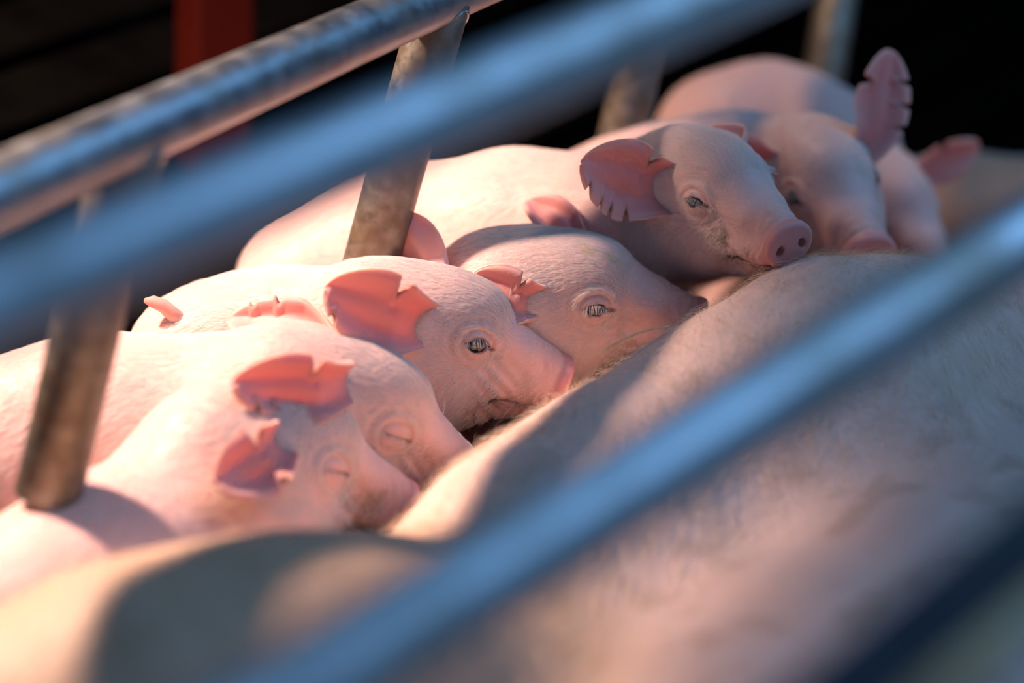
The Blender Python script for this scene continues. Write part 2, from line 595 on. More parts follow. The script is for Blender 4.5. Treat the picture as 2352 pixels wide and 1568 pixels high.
def tail_tube(pts, r0, r1, seg=12):
    pts = np.array(pts, float)
    n = len(pts)
    V, fac = [], []
    for i in range(n):
        a = unit(pts[min(i + 1, n - 1)] - pts[max(i - 1, 0)])
        u = unit(np.cross(a, [0.3, 0.2, 0.93])); v = np.cross(a, u)
        r = r0 + (r1 - r0) * i / (n - 1)
        if i == n - 1: r *= 0.4
        for k in range(seg):
            t = 2 * math.pi * k / seg
            V.append(pts[i] + (u * math.cos(t) + v * math.sin(t)) * r)
    for i in range(n - 1):
        for k in range(seg):
            k2 = (k + 1) % seg
            fac.append((i * seg + k, i * seg + k2, (i + 1) * seg + k2, (i + 1) * seg + k))
    fac.append(tuple(range((n - 1) * seg, n * seg)))
    return np.array(V), fac

def make_curves(name, P, mat, parent, r_root, r_tip):
    """P: (n, k, 3) hair points"""
    n, k, _ = P.shape
    hc = bpy.data.hair_curves.new(name)
    hc.add_curves([k] * n)
    hc.attributes['position'].data.foreach_set('vector', P.astype(f32).ravel())
    ra = hc.attributes.get('radius') or hc.attributes.new('radius', 'FLOAT', 'POINT')
    rad = np.linspace(1, 0, k)[None, :] * (r_root - r_tip) + r_tip
    if isinstance(r_root, np.ndarray):
        pass
    ra.data.foreach_set('value', np.broadcast_to(rad, (n, k)).astype(f32).ravel())
    hc.materials.append(mat)
    o = bpy.data.objects.new(name, hc)
    coll.objects.link(o)
    o.parent = parent
    return o

def sample_surface(V, Q, n, weight, rng):
    """area-weighted points on quads, with normals"""
    A, B, C_, D = (V[Q[:, i]] for i in range(4))
    T0 = np.concatenate([np.stack([A, B, C_], 1), np.stack([A, C_, D], 1)])
    cr = np.cross(T0[:, 1] - T0[:, 0], T0[:, 2] - T0[:, 0])
    ar = np.linalg.norm(cr, axis=1)
    wq = weight(T0.mean(1), cr / (ar[:, None] + 1e-15)) * ar
    cs = np.cumsum(wq); tot = cs[-1]
    pick = np.searchsorted(cs, rng.rand(n) * tot)
    pick = np.minimum(pick, len(T0) - 1)
    r1, r2 = np.sqrt(rng.rand(n)), rng.rand(n)
    P = T0[pick, 0] * (1 - r1)[:, None] + T0[pick, 1] * (r1 * (1 - r2))[:, None] + T0[pick, 2] * (r1 * r2)[:, None]
    nn = cr[pick] / (ar[pick, None] + 1e-15)
    return P, nn

DETAIL = 1
def piglet(label, px, py, Z, f, u, body, ears=(), open_=(3.2, 3.2), tail=None, dirt=0.5, hair_n=(26000, 16000),
           seed=1, stain=None, detail=True, group='suckling piglets in a row', k_neck=0.022, tint=(1, 1, 1), scale=1.0, leg_at=1):
    R, t = pose(px, py, Z, f, u, scale)
    to_l = lambda p: R.T @ (np.asarray(p, float) - t) / scale
    B = [(to_l(at(*s[:3])), s[3] / scale) for s in body]
    B[0] = (np.array([-60, 0, -9]) * MM, 0.0345)
    W3 = [at(*s[:3]) for s in body]
    run = W3[-1] - W3[0]; run[2] = 0; run = unit(run)
    side_ = np.array([-run[1], run[0], 0])
    legs = []
    for c, r, sh in ((W3[leg_at] + run * 0.02, 0.019, 1), (W3[-1] - run * 0.012, 0.023, -1)):
        for sg in (-1, 1):
            p0 = c + side_ * sg * 0.022
            knee = np.array([p0[0], p0[1], p0[2] * 0.5]) + side_ * sg * 0.01 - run * 0.012 * sh
            foot = np.array([p0[0], p0[1], 0.011]) + side_ * sg * 0.01
            legs.append([(p0, r), (knee, 0.013), (foot, 0.010), (foot - run * 0.014, 0.009)])
    LG = [[(to_l(p), r / scale) for p, r in leg] for leg in legs]
    o_r, o_l = open_
    def fn(P):
        P = np.asarray(P, f32)
        d = None
        for i in range(len(B) - 1):
            c = s_cone(P, B[i][0], B[i][1], B[i + 1][0], B[i + 1][1])
            d = c if d is None else smin(d, c, 0.035)
        for leg in LG:
            dl = None
            for i in range(len(leg) - 1):
                c = s_cone(P, leg[i][0], leg[i][1], leg[i + 1][0], leg[i + 1][1])
                dl = c if dl is None else smin(dl, c, 0.012)
            d = smin(d, dl, 0.02)
        d = d + 0.0012 * np.sin(P[:, 0] * 75 + seed) * np.sin(P[:, 1] * 83 + 1) * np.sin(P[:, 2] * 70 + 2 * seed)
        near = (P[:, 0] > -0.16) & (P[:, 0] < 0.10) & (np.abs(P[:, 1]) < 0.10) & (np.abs(P[:, 2]) < 0.11)
        if near.any():
            Pn = P[near]
            o = np.where(Pn[:, 1] < 0, o_r, o_l).astype(f32)
            d[near] = smin(d[near], head_sdf(Pn, o), k_neck)
        return d
    pts = np.array([b[0] for b in B] + [p for leg in LG for p, r in leg] + [[0.065, 0, 0], [-0.08, 0.05, 0.05], [-0.08, -0.05, -0.07]])
    rad = max([b[1] for b in B] + [0.03])
    lo = np.minimum(pts.min(0) - rad - 0.012, [-0.10, -0.06, -0.085])
    hi = np.maximum(pts.max(0) + rad + 0.012, [0.085, 0.06, 0.065])
    V, Q = surface_nets(fn, lo, hi, 0.005)
    V = relax(V, Q, 1)
    V = project(fn, V, 2)
    oth = []
    def in_box(V, lo, hi):
        return ((V > np.array(lo)) & (V < np.array(hi))).all(1)
    cen = lambda: V[Q].mean(1)
    V, Q, oth = subdivide(V, Q, oth, np.ones(len(Q), bool))
    V = project(fn, V, 1)
    if detail:
        n0 = len(V)
        V, Q, oth = subdivide(V, Q, oth, in_box(cen(), (-0.05, -0.055, -0.07), (0.09, 0.055, 0.05)))
        mk = in_box(V, (-0.055, -0.06, -0.075), (0.09, 0.06, 0.055))
        V[mk] = project(fn, V[mk], 2, eps=1.5e-4, lim=0.003)
        c = cen()
        eye = np.minimum(np.linalg.norm(c - (EYE_C + EYE_N * 0.008), axis=1), np.linalg.norm(c * [1, -1, 1] - (EYE_C + EYE_N * 0.008), axis=1)) < 0.018
        sel = eye | (c[:, 0] > 0.030) | ((c[:, 0] > 0.012) & (c[:, 2] < -0.024))
        V, Q, oth = subdivide(V, Q, oth, sel)
        mk = np.minimum(np.linalg.norm(V - (EYE_C + EYE_N * 0.008), axis=1), np.linalg.norm(V * [1, -1, 1] - (EYE_C + EYE_N * 0.008), axis=1)) < 0.019
        mk |= (V[:, 0] > 0.029) | ((V[:, 0] > 0.011) & (V[:, 2] < -0.022))
        V[mk] = project(fn, V[mk], 5, eps=1e-4, lim=0.002)
    V = V.astype(float)
    # --- colour of the skin, in the head's own frame
    x, y, z = V[:, 0], np.abs(V[:, 1]), V[:, 2]
    col = np.tile(np.array([0.84, 0.535, 0.485]), (len(V), 1))
    blot = fbm(V, 38, seed)
    col *= (0.93 + 0.14 * blot)[:, None]
    def blend(mask, c):
        nonlocal col
        mask = np.clip(mask, 0, 1)[:, None]
        col = col * (1 - mask) + np.array(c) * mask
    h = (V - DISC_C) @ DISC_A
    head = sstep(-0.07, -0.04, x)
    blend(sstep(-0.030, -0.006, h) * (np.abs(y) < 0.03) * 0.45, (0.72, 0.36, 0.30))
    blend(sstep(-0.0045, -0.002, h) * (np.abs(y) < 0.03), (0.74, 0.34, 0.32))
    mud = fbm(V, 85, seed + 3)
    mz = sstep(0.0, 0.016, x) * sstep(0.046, 0.034, x) * sstep(0.0, -0.016, z) * sstep(0.006, 0.012, y)
    blend(mz * sstep(0.38, 0.66, mud) * dirt * 0.65, (0.30, 0.20, 0.11))
    lipz = -0.0330 - 0.0022 * np.cos((x - 0.044) * 150) - 0.05 * (0.044 - x)
    blend(np.exp(-((z - lipz) / 0.0020) ** 2) * sstep(0.011, 0.018, x) * sstep(0.054, 0.048, x) * 0.85, (0.13, 0.05, 0.03))
    blend(np.exp(-((V[:, 0] - 0.015) ** 2 + (z + 0.0355) ** 2) / 0.0055 ** 2) * 0.6 * dirt, (0.09, 0.045, 0.02))
    e = np.stack([V[:, 0], y, z], 1) - EYE_C
    su, sw, sn = e @ EYE_U, e @ EYE_W, e @ EYE_N
    rho = np.sqrt((su / 1.25) ** 2 + sw ** 2)
    eyef = sstep(0.002, 0.006, sn)
    blend(eyef * np.exp(-(rho / 0.0095) ** 2) * 0.45, (0.70, 0.36, 0.31))
    oo = np.where(V[:, 1] < 0, o_r, o_l) * MM
    hh = oo * np.maximum(1 - (su / 0.0072) ** 2, 0)
    blend(eyef * np.exp(-((np.abs(sw - 0.0006) - hh) / 0.0009) ** 2) * (np.abs(su) < 0.0085) * 0.8, (0.16, 0.07, 0.055))
    blend(eyef * np.exp(-(((su - 0.0095) / 0.0026) ** 2 + ((sw + 0.0006) / 0.0012) ** 2)) * 0.9, (0.06, 0.025, 0.02))
    blend(eyef * np.exp(-(((su - 0.012) / 0.006) ** 2 + ((sw + 0.006) / 0.004) ** 2)) * 0.4 * dirt, (0.28, 0.18, 0.09))
    for nsy in (1, -1):
        nc = DISC_C + DISC_A * 0.002 + np.array([0, 0.0078 * nsy, -0.001])
        blend(np.exp(-((V - nc) ** 2).sum(1) / 0.0030 ** 2) * 0.9, (0.16, 0.04, 0.04))
    if stain:
        for c, r, cc, amt in stain:
            dd = np.linalg.norm((V - np.array(c) * MM) / (np.array(r) * MM), axis=1)
            blend(sstep(1.0, 0.3, dd + 0.9 * (fbm(V, 130, seed + 9) - 0.5)) * amt, cc)
    col = col * np.array(tint)
    faces = [tuple(int(i) for i in q) for q in Q] + list(oth)
    Vs, Fs, Cs, off = [V], faces, [col], len(V)
    for er in ears:
        side = er['side']                        # -1 the pig's right ear, +1 its left
        base = np.array(er.get('base', (-37, 37, 8)), float) * MM * np.array([1, side, 1])
        T = R.T @ C2W(er['T']); Nn = R.T @ C2W(er['N'])
        ev, ef, ec = ear_mesh(base - unit(T) * 0.005, T, Nn, er.get('L', 0.056), er.get('W', 0.023), er.get('cup0', 1.6), er.get('cup1', 0.5),
                              er.get('bend', 0.3), er.get('notches', ()), sink=np.array([0.004, -0.017 * side, -0.004]))
        Vs.append(ev); Cs.append(ec * np.array(tint)); Fs += [tuple(i + off for i in f_) for f_ in ef]; off += len(ev)
    if tail:
        tv, tf = tail_tube([to_l(at(*p)) for p in tail['pts']], tail.get('r0', 0.0048), tail.get('r1', 0.003))
        Vs.append(tv); Cs.append(np.tile(np.array([0.78, 0.42, 0.36]), (len(tv), 1))); Fs += [tuple(i + off for i in f_) for f_ in tf]; off += len(tv)
    me = mesh_from('piglet', np.concatenate(Vs), Fs, True, np.concatenate(Cs))
    o = link('piglet', me, MAT['skin'])
    S_ = R * scale
    mw = Matrix(((*S_[0], t[0]), (*S_[1], t[1]), (*S_[2], t[2]), (0, 0, 0, 1)))
    o.matrix_world = mw
    tag(o, label, 'piglet', group)
    # --- eyes
    for sgn, op in ((-1, o_r), (1, o_l)):
        if op < 0.4: continue
        c = EYE_C * [1, sgn, 1]
        eo = bpy.data.objects.new('eye', eye_mesh())
        coll.objects.link(eo); eo.parent = o
        eo.location = c
        eo.rotation_euler = Vector(EYE_N * [1, sgn, 1]).to_track_quat('Z', 'Y').to_euler()
    # --- short coat
    rng = np.random.RandomState(seed)
    cam_l = R.T @ (CAM - t) / scale
    spine = unit(B[-1][0] - B[0][0])
    down = R.T @ np.array([0, 0, -1.0])
    Qh = np.array([(p_[0], p_[i_], p_[i_ + 1], p_[i_ + 1]) for p_ in oth for i_ in range(1, len(p_) - 1)]) if oth else Q[:0]
    Qh = np.concatenate([Q, Qh])
    def wt(c, n):
        toc = cam_l - c; toc /= np.linalg.norm(toc, axis=1, keepdims=True)
        vis = (n * toc).sum(1) > -0.3
        hx = c[:, 0]
        hd = (c - DISC_C) @ DISC_A
        return vis * np.where(hd > -0.006, 0.0, 1.0) * np.where((hx > 0.024), 0.6, 1.0)
    def grow(n, head_only):
        isin = lambda c: (c[:, 0] + 0.03 * (rng.rand(len(c)) - 0.5) > -0.070) & (np.abs(c[:, 1]) < 0.055) & (c[:, 2] > -0.075) & (c[:, 2] < 0.06)
        fade = lambda c: 0.35 + 0.65 * sstep(-0.10, -0.045, c[:, 0])
        P, nn = sample_surface(V, Qh, n, (lambda c, q: wt(c, q) * (isin(c) * fade(c) if head_only else ~isin(c))), rng)
        m_ = P.copy(); sgn = np.where(P[:, 1] < 0, -1.0, 1.0); m_[:, 1] = np.abs(P[:, 1])
        if head_only:
            v = np.tile(np.array([-1.0, 0, 0.15]), (n, 1))
            v[:, 2] -= 1.1 * sstep(0.004, -0.020, P[:, 2])
            v[:, 2] -= 0.7 * sstep(-0.02, -0.06, P[:, 0]) * sstep(0.03, 0.0, P[:, 2])
            e_ = m_ - EYE_C
            a_, b_ = e_ @ EYE_U, e_ @ EYE_W
            r2 = np.maximum(a_ ** 2 + b_ ** 2, 1e-6)
            k = np.minimum(0.014 ** 2 / r2, 1.4) * (np.abs(m_[:, 1] - 0.02) < 0.02)
            th2a, th2b = (a_ ** 2 - b_ ** 2) / r2, 2 * a_ * b_ / r2
            ad = (k * th2a)[:, None] * EYE_U + (k * th2b)[:, None] * EYE_W
            ad[:, 1] *= sgn
            v = v + ad * 0.9
            ln = 0.0052 * (0.7 + 0.6 * rng.rand(n)) * np.where(P[:, 0] > 0.021, 0.5, 1.0) * (0.4 + 0.6 * sstep(0.005, 0.012, np.sqrt(r2)))
        else:
            w_ = sstep(-0.05, -0.15, P[:, 0])[:, None]
            v = (spine + 0.5 * down) * w_ + np.array([-1.0, 0, -0.3]) * (1 - w_)
            ln = 0.0075 * (0.7 + 0.6 * rng.rand(n))
        v = v + 0.55 * (np.stack([fbm(P, 70, s_, 2) for s_ in (1, 2, 3)], 1) - 0.5) * 2 + 0.22 * rng.randn(n, 3)
        v -= nn * (v * nn).sum(1)[:, None]
        v /= np.linalg.norm(v, axis=1, keepdims=True) + 1e-9
        lift = 0.28 + 0.14 * rng.rand(n)[:, None]
        d0 = v * np.cos(lift) + nn * np.sin(lift)
        k = 4
        pts = np.zeros((n, k, 3)); pts[:, 0] = P - nn * 0.0002
        for i in range(1, k):
            dd = d0 - nn * (0.13 * i) + v * 0.05
            dd /= np.linalg.norm(dd, axis=1, keepdims=True)
            pts[:, i] = pts[:, i - 1] + dd * (ln / (k - 1))[:, None]
        return pts
    H = [grow(hair_n[0], True), grow(int(hair_n[1] * 1.7), False)]
    # lashes
    for sgn, op in ((-1, o_r), (1, o_l)):
        n = 30
        su = np.linspace(-0.0068, 0.0055, n) + rng.randn(n) * 0.0003
        hh = max(op, 0.3) * MM * np.maximum(1 - (su / 0.0072) ** 2, 0)
        root = EYE_C + su[:, None] * EYE_U + (hh + 0.0008)[:, None] * EYE_W + np.sqrt(np.maximum(0.0096 ** 2 - su ** 2 - hh ** 2, 0))[:, None] * EYE_N
        dr = EYE_N * 0.75 - EYE_W * 0.75 + EYE_U[None] * (su / 0.0072 * 0.25)[:, None] + rng.randn(n, 3) * 0.10
        dr /= np.linalg.norm(dr, axis=1, keepdims=True)
        pts = np.zeros((n, 4, 3)); pts[:, 0] = root
        for i in range(1, 4):
            pts[:, i] = pts[:, i - 1] + dr * 0.0017
            dr = dr + EYE_W * -0.12
        pts[..., 1] *= sgn
        H.append(pts)
    # a few long whiskers round the muzzle and chin
    n = 40
    P, nn = sample_surface(V, Qh, n, lambda c, q: wt(c, q) * ((c[:, 0] > 0.008) & (c[:, 0] < 0.046)), rng)
    dr = nn * 0.8 + np.array([-0.6, 0, 0.1]) + rng.randn(n, 3) * 0.25
    dr /= np.linalg.norm(dr, axis=1, keepdims=True)
    pts = np.zeros((n, 4, 3)); pts[:, 0] = P
    for i in range(1, 4):
        pts[:, i] = pts[:, i - 1] + dr * 0.0035
        dr = dr + np.array([-0.12, 0, -0.02])
    H.append(pts)
    make_curves('hair', np.concatenate(H), MAT['hair'], o, 0.000065, 0.00002)
    return o

_eye = []
def eye_mesh():
    if _eye: return _eye[0]
    import bmesh
    bm = bmesh.new()
    bmesh.ops.create_uvsphere(bm, u_segments=32, v_segments=20, radius=0.0086)
    for v in bm.verts:
        if v.co.z > 0.006: v.co.z += (v.co.z - 0.006) * 0.25     # cornea
    me = bpy.data.meshes.new('eye')
    bm.to_mesh(me); bm.free()
    me.polygons.foreach_set('use_smooth', [True] * len(me.polygons))
    me.materials.append(MAT['eye'])
    _eye.append(me)
    return me

# ---------------------------------------------------------------- the setting
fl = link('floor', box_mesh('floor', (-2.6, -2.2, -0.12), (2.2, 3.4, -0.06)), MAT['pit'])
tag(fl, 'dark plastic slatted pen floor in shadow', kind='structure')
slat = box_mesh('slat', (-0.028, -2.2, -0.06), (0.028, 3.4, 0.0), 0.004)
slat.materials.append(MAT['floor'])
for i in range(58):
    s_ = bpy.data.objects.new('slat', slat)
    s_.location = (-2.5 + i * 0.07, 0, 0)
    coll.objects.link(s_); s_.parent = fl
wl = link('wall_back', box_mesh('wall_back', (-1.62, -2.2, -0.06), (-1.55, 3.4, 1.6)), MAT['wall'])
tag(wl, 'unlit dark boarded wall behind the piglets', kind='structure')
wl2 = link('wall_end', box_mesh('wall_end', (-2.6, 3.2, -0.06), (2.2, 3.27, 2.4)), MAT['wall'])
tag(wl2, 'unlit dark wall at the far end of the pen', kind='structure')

# ---------------------------------------------------------------- crates
def crate_rail(o, name, a, b, r, mat, label=None, ext=(1.4, 2.0)):
    a, b = np.array(a), np.array(b)
    d = unit(b - a)
    p = link(name, tube_mesh(name, [a - d * ext[0], b + d * ext[1]], r, 64, origin=o.location), mat, o)
    if label: p['label'] = label
    return p
RA, RB = at(0, 438, 1.005), at(1000, -2, 1.315)
RD = unit(RB - RA)
far = empty('crate_side', (RA[0], 0, 0), 'galvanised crate side with downward bars standing over the piglets', 'crate')
crate_rail(far, 'rail', RA, RB, 0.0156, MAT['galv'])
for sr, bot in ((-0.18, None), (0.094, (108, 1145, 1.13)), (0.385, (842, 640, 1.36)), (0.70, (1425, 330, 1.56)), (1.08, (1880, 250, 1.80)), (1.4, None)):
    Pt = RA + RD * sr
    Pb = at(*bot) if bot else Pt + np.array([0.063, -0.085, -0.155])
    dv = unit(Pb - Pt)
    bar = link('upright_bar', tube_mesh('upright_bar', [Pt, Pb], 0.0160, 56, origin=far.location), MAT['worn'], far)
    # weld bead: saddle curve where bar and rail meet
    pu = unit(RD - dv * (RD @ dv)); pv = np.cross(dv, pu)
    ring = []
    for k in range(33):
        a_ = 2 * math.pi * k / 32
        off = (pu * math.cos(a_) + pv * math.sin(a_)) * 0.0162
        c_ = off @ np.cross(RD, dv)
        h_ = math.sqrt(max(0.0160 ** 2 - c_ ** 2, 0)) + 0.0008
        ring.append(Pt + off + dv * h_)
    link('weld_bead', tube_mesh('weld_bead', ring, 0.0009, 8, cap=False, rounded=False, origin=far.location), MAT['galv'], bar)
for s in (-1.3, 2.3):
    P = RA + RD * s
    link('end_post', tube_mesh('end_post', [(P[0], P[1], 0.0), (P[0], P[1], P[2] + 0.3)], 0.02, 32, origin=far.location), MAT['galv'], far)

nr = empty('crate_side', (0.5, 0, 0), 'blurred blue-grey steel crate side with parallel rails close to the lens', 'crate')
crate_rail(nr, 'rail', at(0, 682, 0.665), at(1600, 5, 0.875), 0.0150, MAT['near'])
crate_rail(nr, 'rail', at(725, 1568, 0.635), at(2352, 545, 0.87), 0.0140, MAT['near'])
crate_rail(nr, 'rail', at(1960, 1568, 0.62), at(2352, 1245, 0.66), 0.0100, MAT['dark'], 'rail darkened in colour for shade and dirt', ext=(1.0, 2.0))
crate_rail(nr, 'rail', at(2150, 1568, 0.68), at(2352, 1375, 0.71), 0.0105, MAT['dirty'], 'rail stained with yellow-brown dirt', ext=(1.0, 2.0))
for px, py, zz, qx, qy, qz in ((0, 682, 0.665, 1600, 5, 0.875), (725, 1568, 0.635, 2352, 545, 0.87)):      # posts that carry the rails, beyond the frame
    a_, b_ = at(px, py, zz), at(qx, qy, qz)
    for e_ in (a_ - unit(b_ - a_) * 1.36, b_ + unit(b_ - a_) * 1.96):
        link('end_post', tube_mesh('end_post', [(e_[0], e_[1], 0.0), (e_[0], e_[1], e_[2] + 0.05)], 0.02, 32, origin=nr.location), MAT['near'], nr)

rp = link('red_post', box_mesh('red_post', (-0.022, -0.024, -0.1), (0.022, 0.024, 1.2), 0.003), MAT['red'])
q = at(488, 420, 1.72)
rp.location = tuple(q)
ax = unit(C2W((0.0, 1.0, -0.12)))
rp.rotation_euler = Vector(ax).to_track_quat('Z', 'Y').to_euler()
tag(rp, 'dark red painted steel post leaning in the shadow behind the crate', 'post')

# ---------------------------------------------------------------- the row of piglets
piglet('piglet nearest the sow\'s thigh with shut eyes and a small drooping ear',
       770, 1085, 1.20, (0.905, -0.15, -0.39), (0.25, 0.92, 0.30),
       [(650, 1100, 1.225, 0.036), (540, 1200, 1.21, 0.039), (390, 1280, 1.19, 0.045), (190, 1375, 1.15, 0.047), (0, 1470, 1.11, 0.044)],
       ears=[dict(side=-1, base=(-38, 43, 14), T=(-0.68, -0.42, 0.60), N=(0.42, 0.25, 0.87), L=0.048, W=0.0205, cup1=0.5, bend=-0.2,
                  notches=[(-1, .30, .55, .10), (1, .3, .15, .06)]),
             dict(side=1, T=(-0.85, -0.30, -0.45), N=(0.2, 0.6, 0.6), L=0.034, W=0.016)],
       open_=(0.0, 0.0), dirt=1.0, seed=11, scale=0.95, hair_n=(22000, 14000),
       stain=[((16, -17, -34), (19, 9, 6), (0.10, 0.06, 0.02), 0.85), ((4, -22, -22), (12, 9, 8), (0.40, 0.27, 0.14), 0.5)])
piglet('bright pink piglet behind the drooping-eared one, head bowed, ear notched like a comb',
       912, 1008, 1.245, (0.90, -0.30, -0.30), (0.42, 0.80, 0.42),
       [(800, 975, 1.28, 0.037), (660, 1010, 1.29, 0.043), (440, 1035, 1.285, 0.051), (200, 1040, 1.28, 0.055), (20, 1065, 1.265, 0.052)],
       ears=[dict(side=-1, base=(-44, 40, 24), T=(-0.82, 0.05, 0.57), N=(0.50, -0.02, 0.86), L=0.062, W=0.020, cup1=0.55, bend=0.1,
                  notches=[(1, .62, .45, .035), (1, .80, .45, .03), (1, .42, .3, .03), (-1, .30, .6, .05)]),
             dict(side=1, base=(-44, 30, 18), T=(-0.95, 0.12, -0.05), N=(0.1, 0.35, 0.92), L=0.056, W=0.017, cup1=0.3, notches=[(-1, .5, .3, .05), (-1, .75, .3, .05)])],
       open_=(0.0, 0.6), dirt=0.7, seed=12, hair_n=(24000, 22000))
piglet('piglet with an open grey eye and stubby bare tail, snout pressed on the sow',
       1100, 797, 1.30, (0.965, -0.15, -0.17), (0.24, 0.88, 0.38),
       [(990, 810, 1.335, 0.037), (880, 850, 1.36, 0.043), (720, 868, 1.37, 0.051), (570, 862, 1.36, 0.051), (460, 840, 1.345, 0.039)],
       ears=[dict(side=-1, base=(-41, 41, 15), T=(-0.76, 0.32, 0.56), N=(0.56, -0.20, 0.80), L=0.058, W=0.025, cup1=0.6,
                  notches=[(-1, .36, .5, .055), (1, .85, .3, .04)]),
             dict(side=1, base=(-30, 32, 14), T=(-0.30, 0.90, -0.3), N=(0.5, 0.2, -0.8), L=0.044, W=0.020, notches=[(-1, .6, .3, .06)])],
       open_=(3.8, 3.8), dirt=0.6, seed=13, tail=dict(pts=[(432, 762, 1.318), (405, 728, 1.313), (375, 702, 1.31), (350, 692, 1.31), (331, 690, 1.31)]),
       hair_n=(30000, 16000),
       stain=[((17, -17, -34), (8, 7, 6), (0.12, 0.05, 0.03), 0.8), ((32, -12, -22), (8, 8, 9), (0.42, 0.28, 0.17), 0.45)])
piglet('piglet with a yellow smear on its shaded forehead, lying between two larger heads',
       1370, 715, 1.335, (0.975, -0.04, 0.14), (0.08, 0.80, 0.58),
       [(1270, 720, 1.37, 0.034), (1150, 775, 1.39, 0.040), (1000, 755, 1.42, 0.037), (870, 745, 1.43, 0.036)],
       ears=[dict(side=-1, base=(-37, 37, 9), T=(-0.84, 0.48, 0.25), N=(0.40, -0.1, 0.90), L=0.040, W=0.018, notches=[(-1, .35, .5, .06)]),
             dict(side=1, base=(-20, 30, 18), T=(-0.78, 0.60, -0.2), N=(0.3, 0.3, 0.9), L=0.036, W=0.014)],
       open_=(2.7, 2.7), dirt=0.9, seed=14, hair_n=(34000, 6000),
       stain=[((-2, -8, 33), (9, 6, 10), (0.55, 0.38, 0.06), 0.85), ((9, -8, 24), (9, 4, 8), (0.55, 0.40, 0.08), 0.7), ((22, -16, -26), (10, 9, 9), (0.30, 0.19, 0.09), 0.6)])
piglet('large piglet with a big notched pink ear spread wide and both nostrils showing',
       1590, 467, 1.34, (0.46, -0.24, 0.855), (-0.23, 0.90, 0.34),
       [(1600, 480, 1.395, 0.035), (1450, 520, 1.42, 0.041), (1180, 560, 1.47, 0.051), (920, 600, 1.49, 0.053), (720, 660, 1.48, 0.048)],
       ears=[dict(side=-1, T=(-0.82, 0.26, 0.52), N=(0.50, -0.22, 0.82), L=0.056, W=0.027, cup1=0.45, bend=0.1,
                  notches=[(1, .84, .42, .035), (1, .66, .22, .028), (1, .52, .20, .028), (1, .34, .28, .030), (-1, .26, .45, .05)]),
             dict(side=1, T=(-0.90, 0.25, -0.40), N=(0.2, 0.6, 0.6), L=0.044, W=0.016)],
       open_=(2.7, 2.7), dirt=1.2, seed=15, scale=0.93, hair_n=(30000, 18000),
       stain=[((17, -17, -20), (7, 8, 13), (0.17, 0.12, 0.06), 0.65), ((24, -15, -30), (6, 8, 8), (0.20, 0.12, 0.06), 0.5)])
piglet('piglet facing the lens with dark eyes and one ragged ear held straight up',
       1814, 458, 1.46, (0.20, -0.375, 0.905), (-0.19, 0.88, 0.43),
       [(1800, 400, 1.53, 0.040), (1680, 440, 1.56, 0.044), (1500, 480, 1.56, 0.046), (1300, 520, 1.56, 0.044)],
       ears=[dict(side=-1, T=(-0.8, 0.3, 0.3), N=(0.4, -0.2, 0.85), L=0.046),
             dict(side=1, base=(-32, 34, 12), T=(0.20, 0.96, 0.10), N=(0.45, -0.05, 0.88), L=0.064, W=0.022, cup1=0.4, bend=0.0,
                  notches=[(-1, .28, .42, .032), (-1, .50, .40, .03), (-1, .72, .45, .03), (1, .66, .5, .05)])],
       open_=(4.2, 4.2), dirt=0.3, seed=16, leg_at=2, hair_n=(20000, 5000), detail=True)
piglet('pale piglet half hidden behind the upright-eared one, its red ear pointing to the end wall',
       1985, 500, 1.60, (0.40, -0.45, 0.78), (0.0, 0.87, 0.48),
       [(1990, 440, 1.66, 0.040), (1900, 380, 1.71, 0.046), (1760, 335, 1.74, 0.054), (1650, 330, 1.73, 0.048)],
       ears=[dict(side=-1, T=(-0.8, 0.3, 0.3), N=(0.4, -0.2, 0.85)),
             dict(side=1, T=(0.90, 0.34, 0.05), N=(0.1, -0.45, 0.88), L=0.052, W=0.016, notches=[(1, .5, .3, .06)])],
       open_=(3.0, 3.0), dirt=0.3, seed=17, hair_n=(9000, 5000), detail=False)
piglet('tan piglet with dirt and lamplight in its tint, lying blurred at the far end of the row',
       2520, 560, 1.85, (0.80, -0.45, 0.30), (0.2, 0.87, 0.48),
       [(2440, 520, 1.88, 0.042), (2340, 520, 1.88, 0.046), (2200, 530, 1.87, 0.052), (2080, 520, 1.86, 0.046)],
       ears=[dict(side=-1, T=(-0.8, 0.3, 0.3), N=(0.4, -0.2, 0.85)), dict(side=1, T=(-0.5, 0.7, -0.3), N=(0.2, 0.2, 0.9))],
       open_=(3.0, 3.0), dirt=0.3, seed=18, hair_n=(2000, 3000), detail=False, tint=(0.80, 0.62, 0.38))  # tint carries both dirt and the warm lamp tone

# ---------------------------------------------------------------- the sow
ridge = [(700, 1420, 1.12), (890, 1230, 1.17), (1010, 1105, 1.20), (1130, 1003, 1.23), (1350, 878, 1.27), (1500, 784, 1.29), (1650, 692, 1.305),
         (1750, 632, 1.315), (1850, 600, 1.33), (2000, 586, 1.36), (2150, 600, 1.39), (2400, 640, 1.45), (2700, 640, 1.55)]
def inset(line, r, flip=1):
    out = []
    for i, p in enumerate(line):
        a, b_ = np.array(line[max(i - 1, 0)][:2], float), np.array(line[min(i + 1, len(line) - 1)][:2], float)
        tv = unit(b_ - a); nv = np.array([-tv[1], tv[0]]) * flip       # right of the run of the line, y down
        out.append(at(*p) + r * C2W((nv[0], -nv[1], 0)))
    return out
BEL = inset(ridge, 0.085)
thigh = [(-260, 1560, 0.985), (-60, 1425, 0.99), (150, 1322, 1.0), (400, 1240, 1.02), (700, 1213, 1.045), (920, 1240, 1.065), (1120, 1340, 1.085)]
HAM = inset(thigh, 0.095)
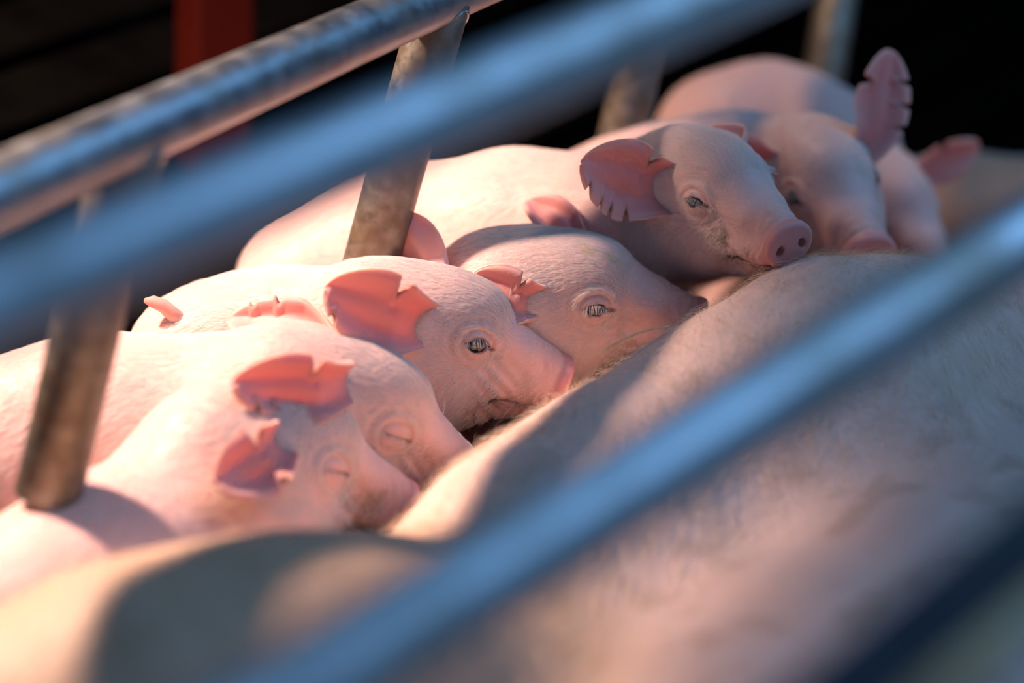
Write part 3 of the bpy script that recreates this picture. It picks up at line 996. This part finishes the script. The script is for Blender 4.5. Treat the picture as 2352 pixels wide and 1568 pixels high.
def sow_fn(P):
    P = np.asarray(P, f32)
    d = s_cone(P, (0.43, -0.55, 0.13), 0.17, (0.44, -0.20, 0.13), 0.19)
    d = np.minimum(d, s_cone(P, (0.44, -0.20, 0.13), 0.19, (0.47, 0.60, 0.14), 0.20))
    d = smin(d, s_cone(P, (0.47, 0.60, 0.14), 0.20, (0.47, 1.0, 0.13), 0.15), 0.05)
    bl = None
    for i in range(len(BEL) - 1):
        c = s_cone(P, BEL[i], 0.085, BEL[i + 1], 0.085)
        bl = c if bl is None else np.minimum(bl, c)
    d = smin(d, bl, 0.05)
    hm = None
    for i in range(len(HAM) - 1):
        c = s_cone(P, HAM[i], 0.095, HAM[i + 1], 0.095)
        hm = c if hm is None else np.minimum(hm, c)
    d = smin(d, hm, 0.035)
    d = d + 0.0015 * np.sin(P[:, 0] * 33 + 1) * np.sin(P[:, 1] * 29) + 0.001 * np.sin(P[:, 1] * 71 + P[:, 0] * 40)
    return d
V, Q = surface_nets(sow_fn, (-0.05, -0.85, -0.10), (0.75, 1.25, 0.42), 0.014)
V = project(sow_fn, relax(V, Q, 1), 2)
V, Q, oth = subdivide(V, Q, [], np.ones(len(Q), bool))
V = project(sow_fn, V, 1).astype(float)
V[:, 2] = np.maximum(V[:, 2], 0.001)
n1, n2 = fbm(V, 14, 2), fbm(V, 45, 5)
col = np.tile(np.array([0.80, 0.57, 0.50]), (len(V), 1)) * (0.85 + 0.3 * n1)[:, None]
mk = (sstep(0.55, 0.70, n2) * 0.35)[:, None]
col = col * (1 - mk) + np.array([0.36, 0.22, 0.13]) * mk
hamw = np.zeros(len(V))
hd = np.min([np.linalg.norm(V - h_, axis=1) for h_ in HAM], axis=0)
mk = (sstep(0.15, 0.10, hd) * 0.75)[:, None]
col = col * (1 - mk) + np.array([0.52, 0.33, 0.19]) * mk
sow = link('sow', mesh_from('sow', V, [tuple(int(i) for i in q) for q in Q] + list(oth), True, col), MAT['sow_skin'])
tag(sow, 'big pale sow lying on her side, back to the lens, bristly hair', 'pig')
rng = np.random.RandomState(4)
def sw(c, n):
    toc = CAM - c; toc /= np.linalg.norm(toc, axis=1, keepdims=True)
    near = np.min([np.linalg.norm(c - b_, axis=1) for b_ in BEL[2:-2]], axis=0)
    return ((n * toc).sum(1) > -0.25) * ((c[:, 1] > -0.5) & (c[:, 1] < 0.8)) * (1.0 + 5.0 * sstep(0.13, 0.09, near))
n = 20000
P, nn = sample_surface(V, Q, n, sw, rng)
v = np.array([0.55, -0.75, 0.0]) + 0.6 * (np.stack([fbm(P, 18, s_, 2) for s_ in (1, 2, 3)], 1) - 0.5) * 2 + 0.25 * rng.randn(n, 3)
v -= nn * (v * nn).sum(1)[:, None]; v /= np.linalg.norm(v, axis=1, keepdims=True)
ln = 0.020 * (0.5 + 0.9 * rng.rand(n))
pts = np.zeros((n, 5, 3)); pts[:, 0] = P
lift = 0.25 + 0.3 * rng.rand(n)[:, None]
for i in range(1, 5):
    dd = v * np.cos(lift) + nn * (np.sin(lift) - 0.13 * i)
    pts[:, i] = pts[:, i - 1] + dd * (ln / 4)[:, None]
make_curves('hair', pts, MAT['sow_hair'], sow, 0.00007, 0.000025)

# ---------------------------------------------------------------- a straw caught under the piglet's chin
pts = []
for k in range(11):
    f_ = k / 10
    pts.append(at(1378 + 157 * f_, 811 - 62 * f_ - 12 * math.sin(math.pi * f_), 1.278 + 0.014 * f_))
st = link('straw', tube_mesh('straw', [p_ - pts[0] for p_ in pts], 0.00045, 8), MAT['straw'])
st.location = tuple(pts[0])
tag(st, 'thin golden straw caught between the yellow-smeared piglet\'s chin and the sow', 'straw')
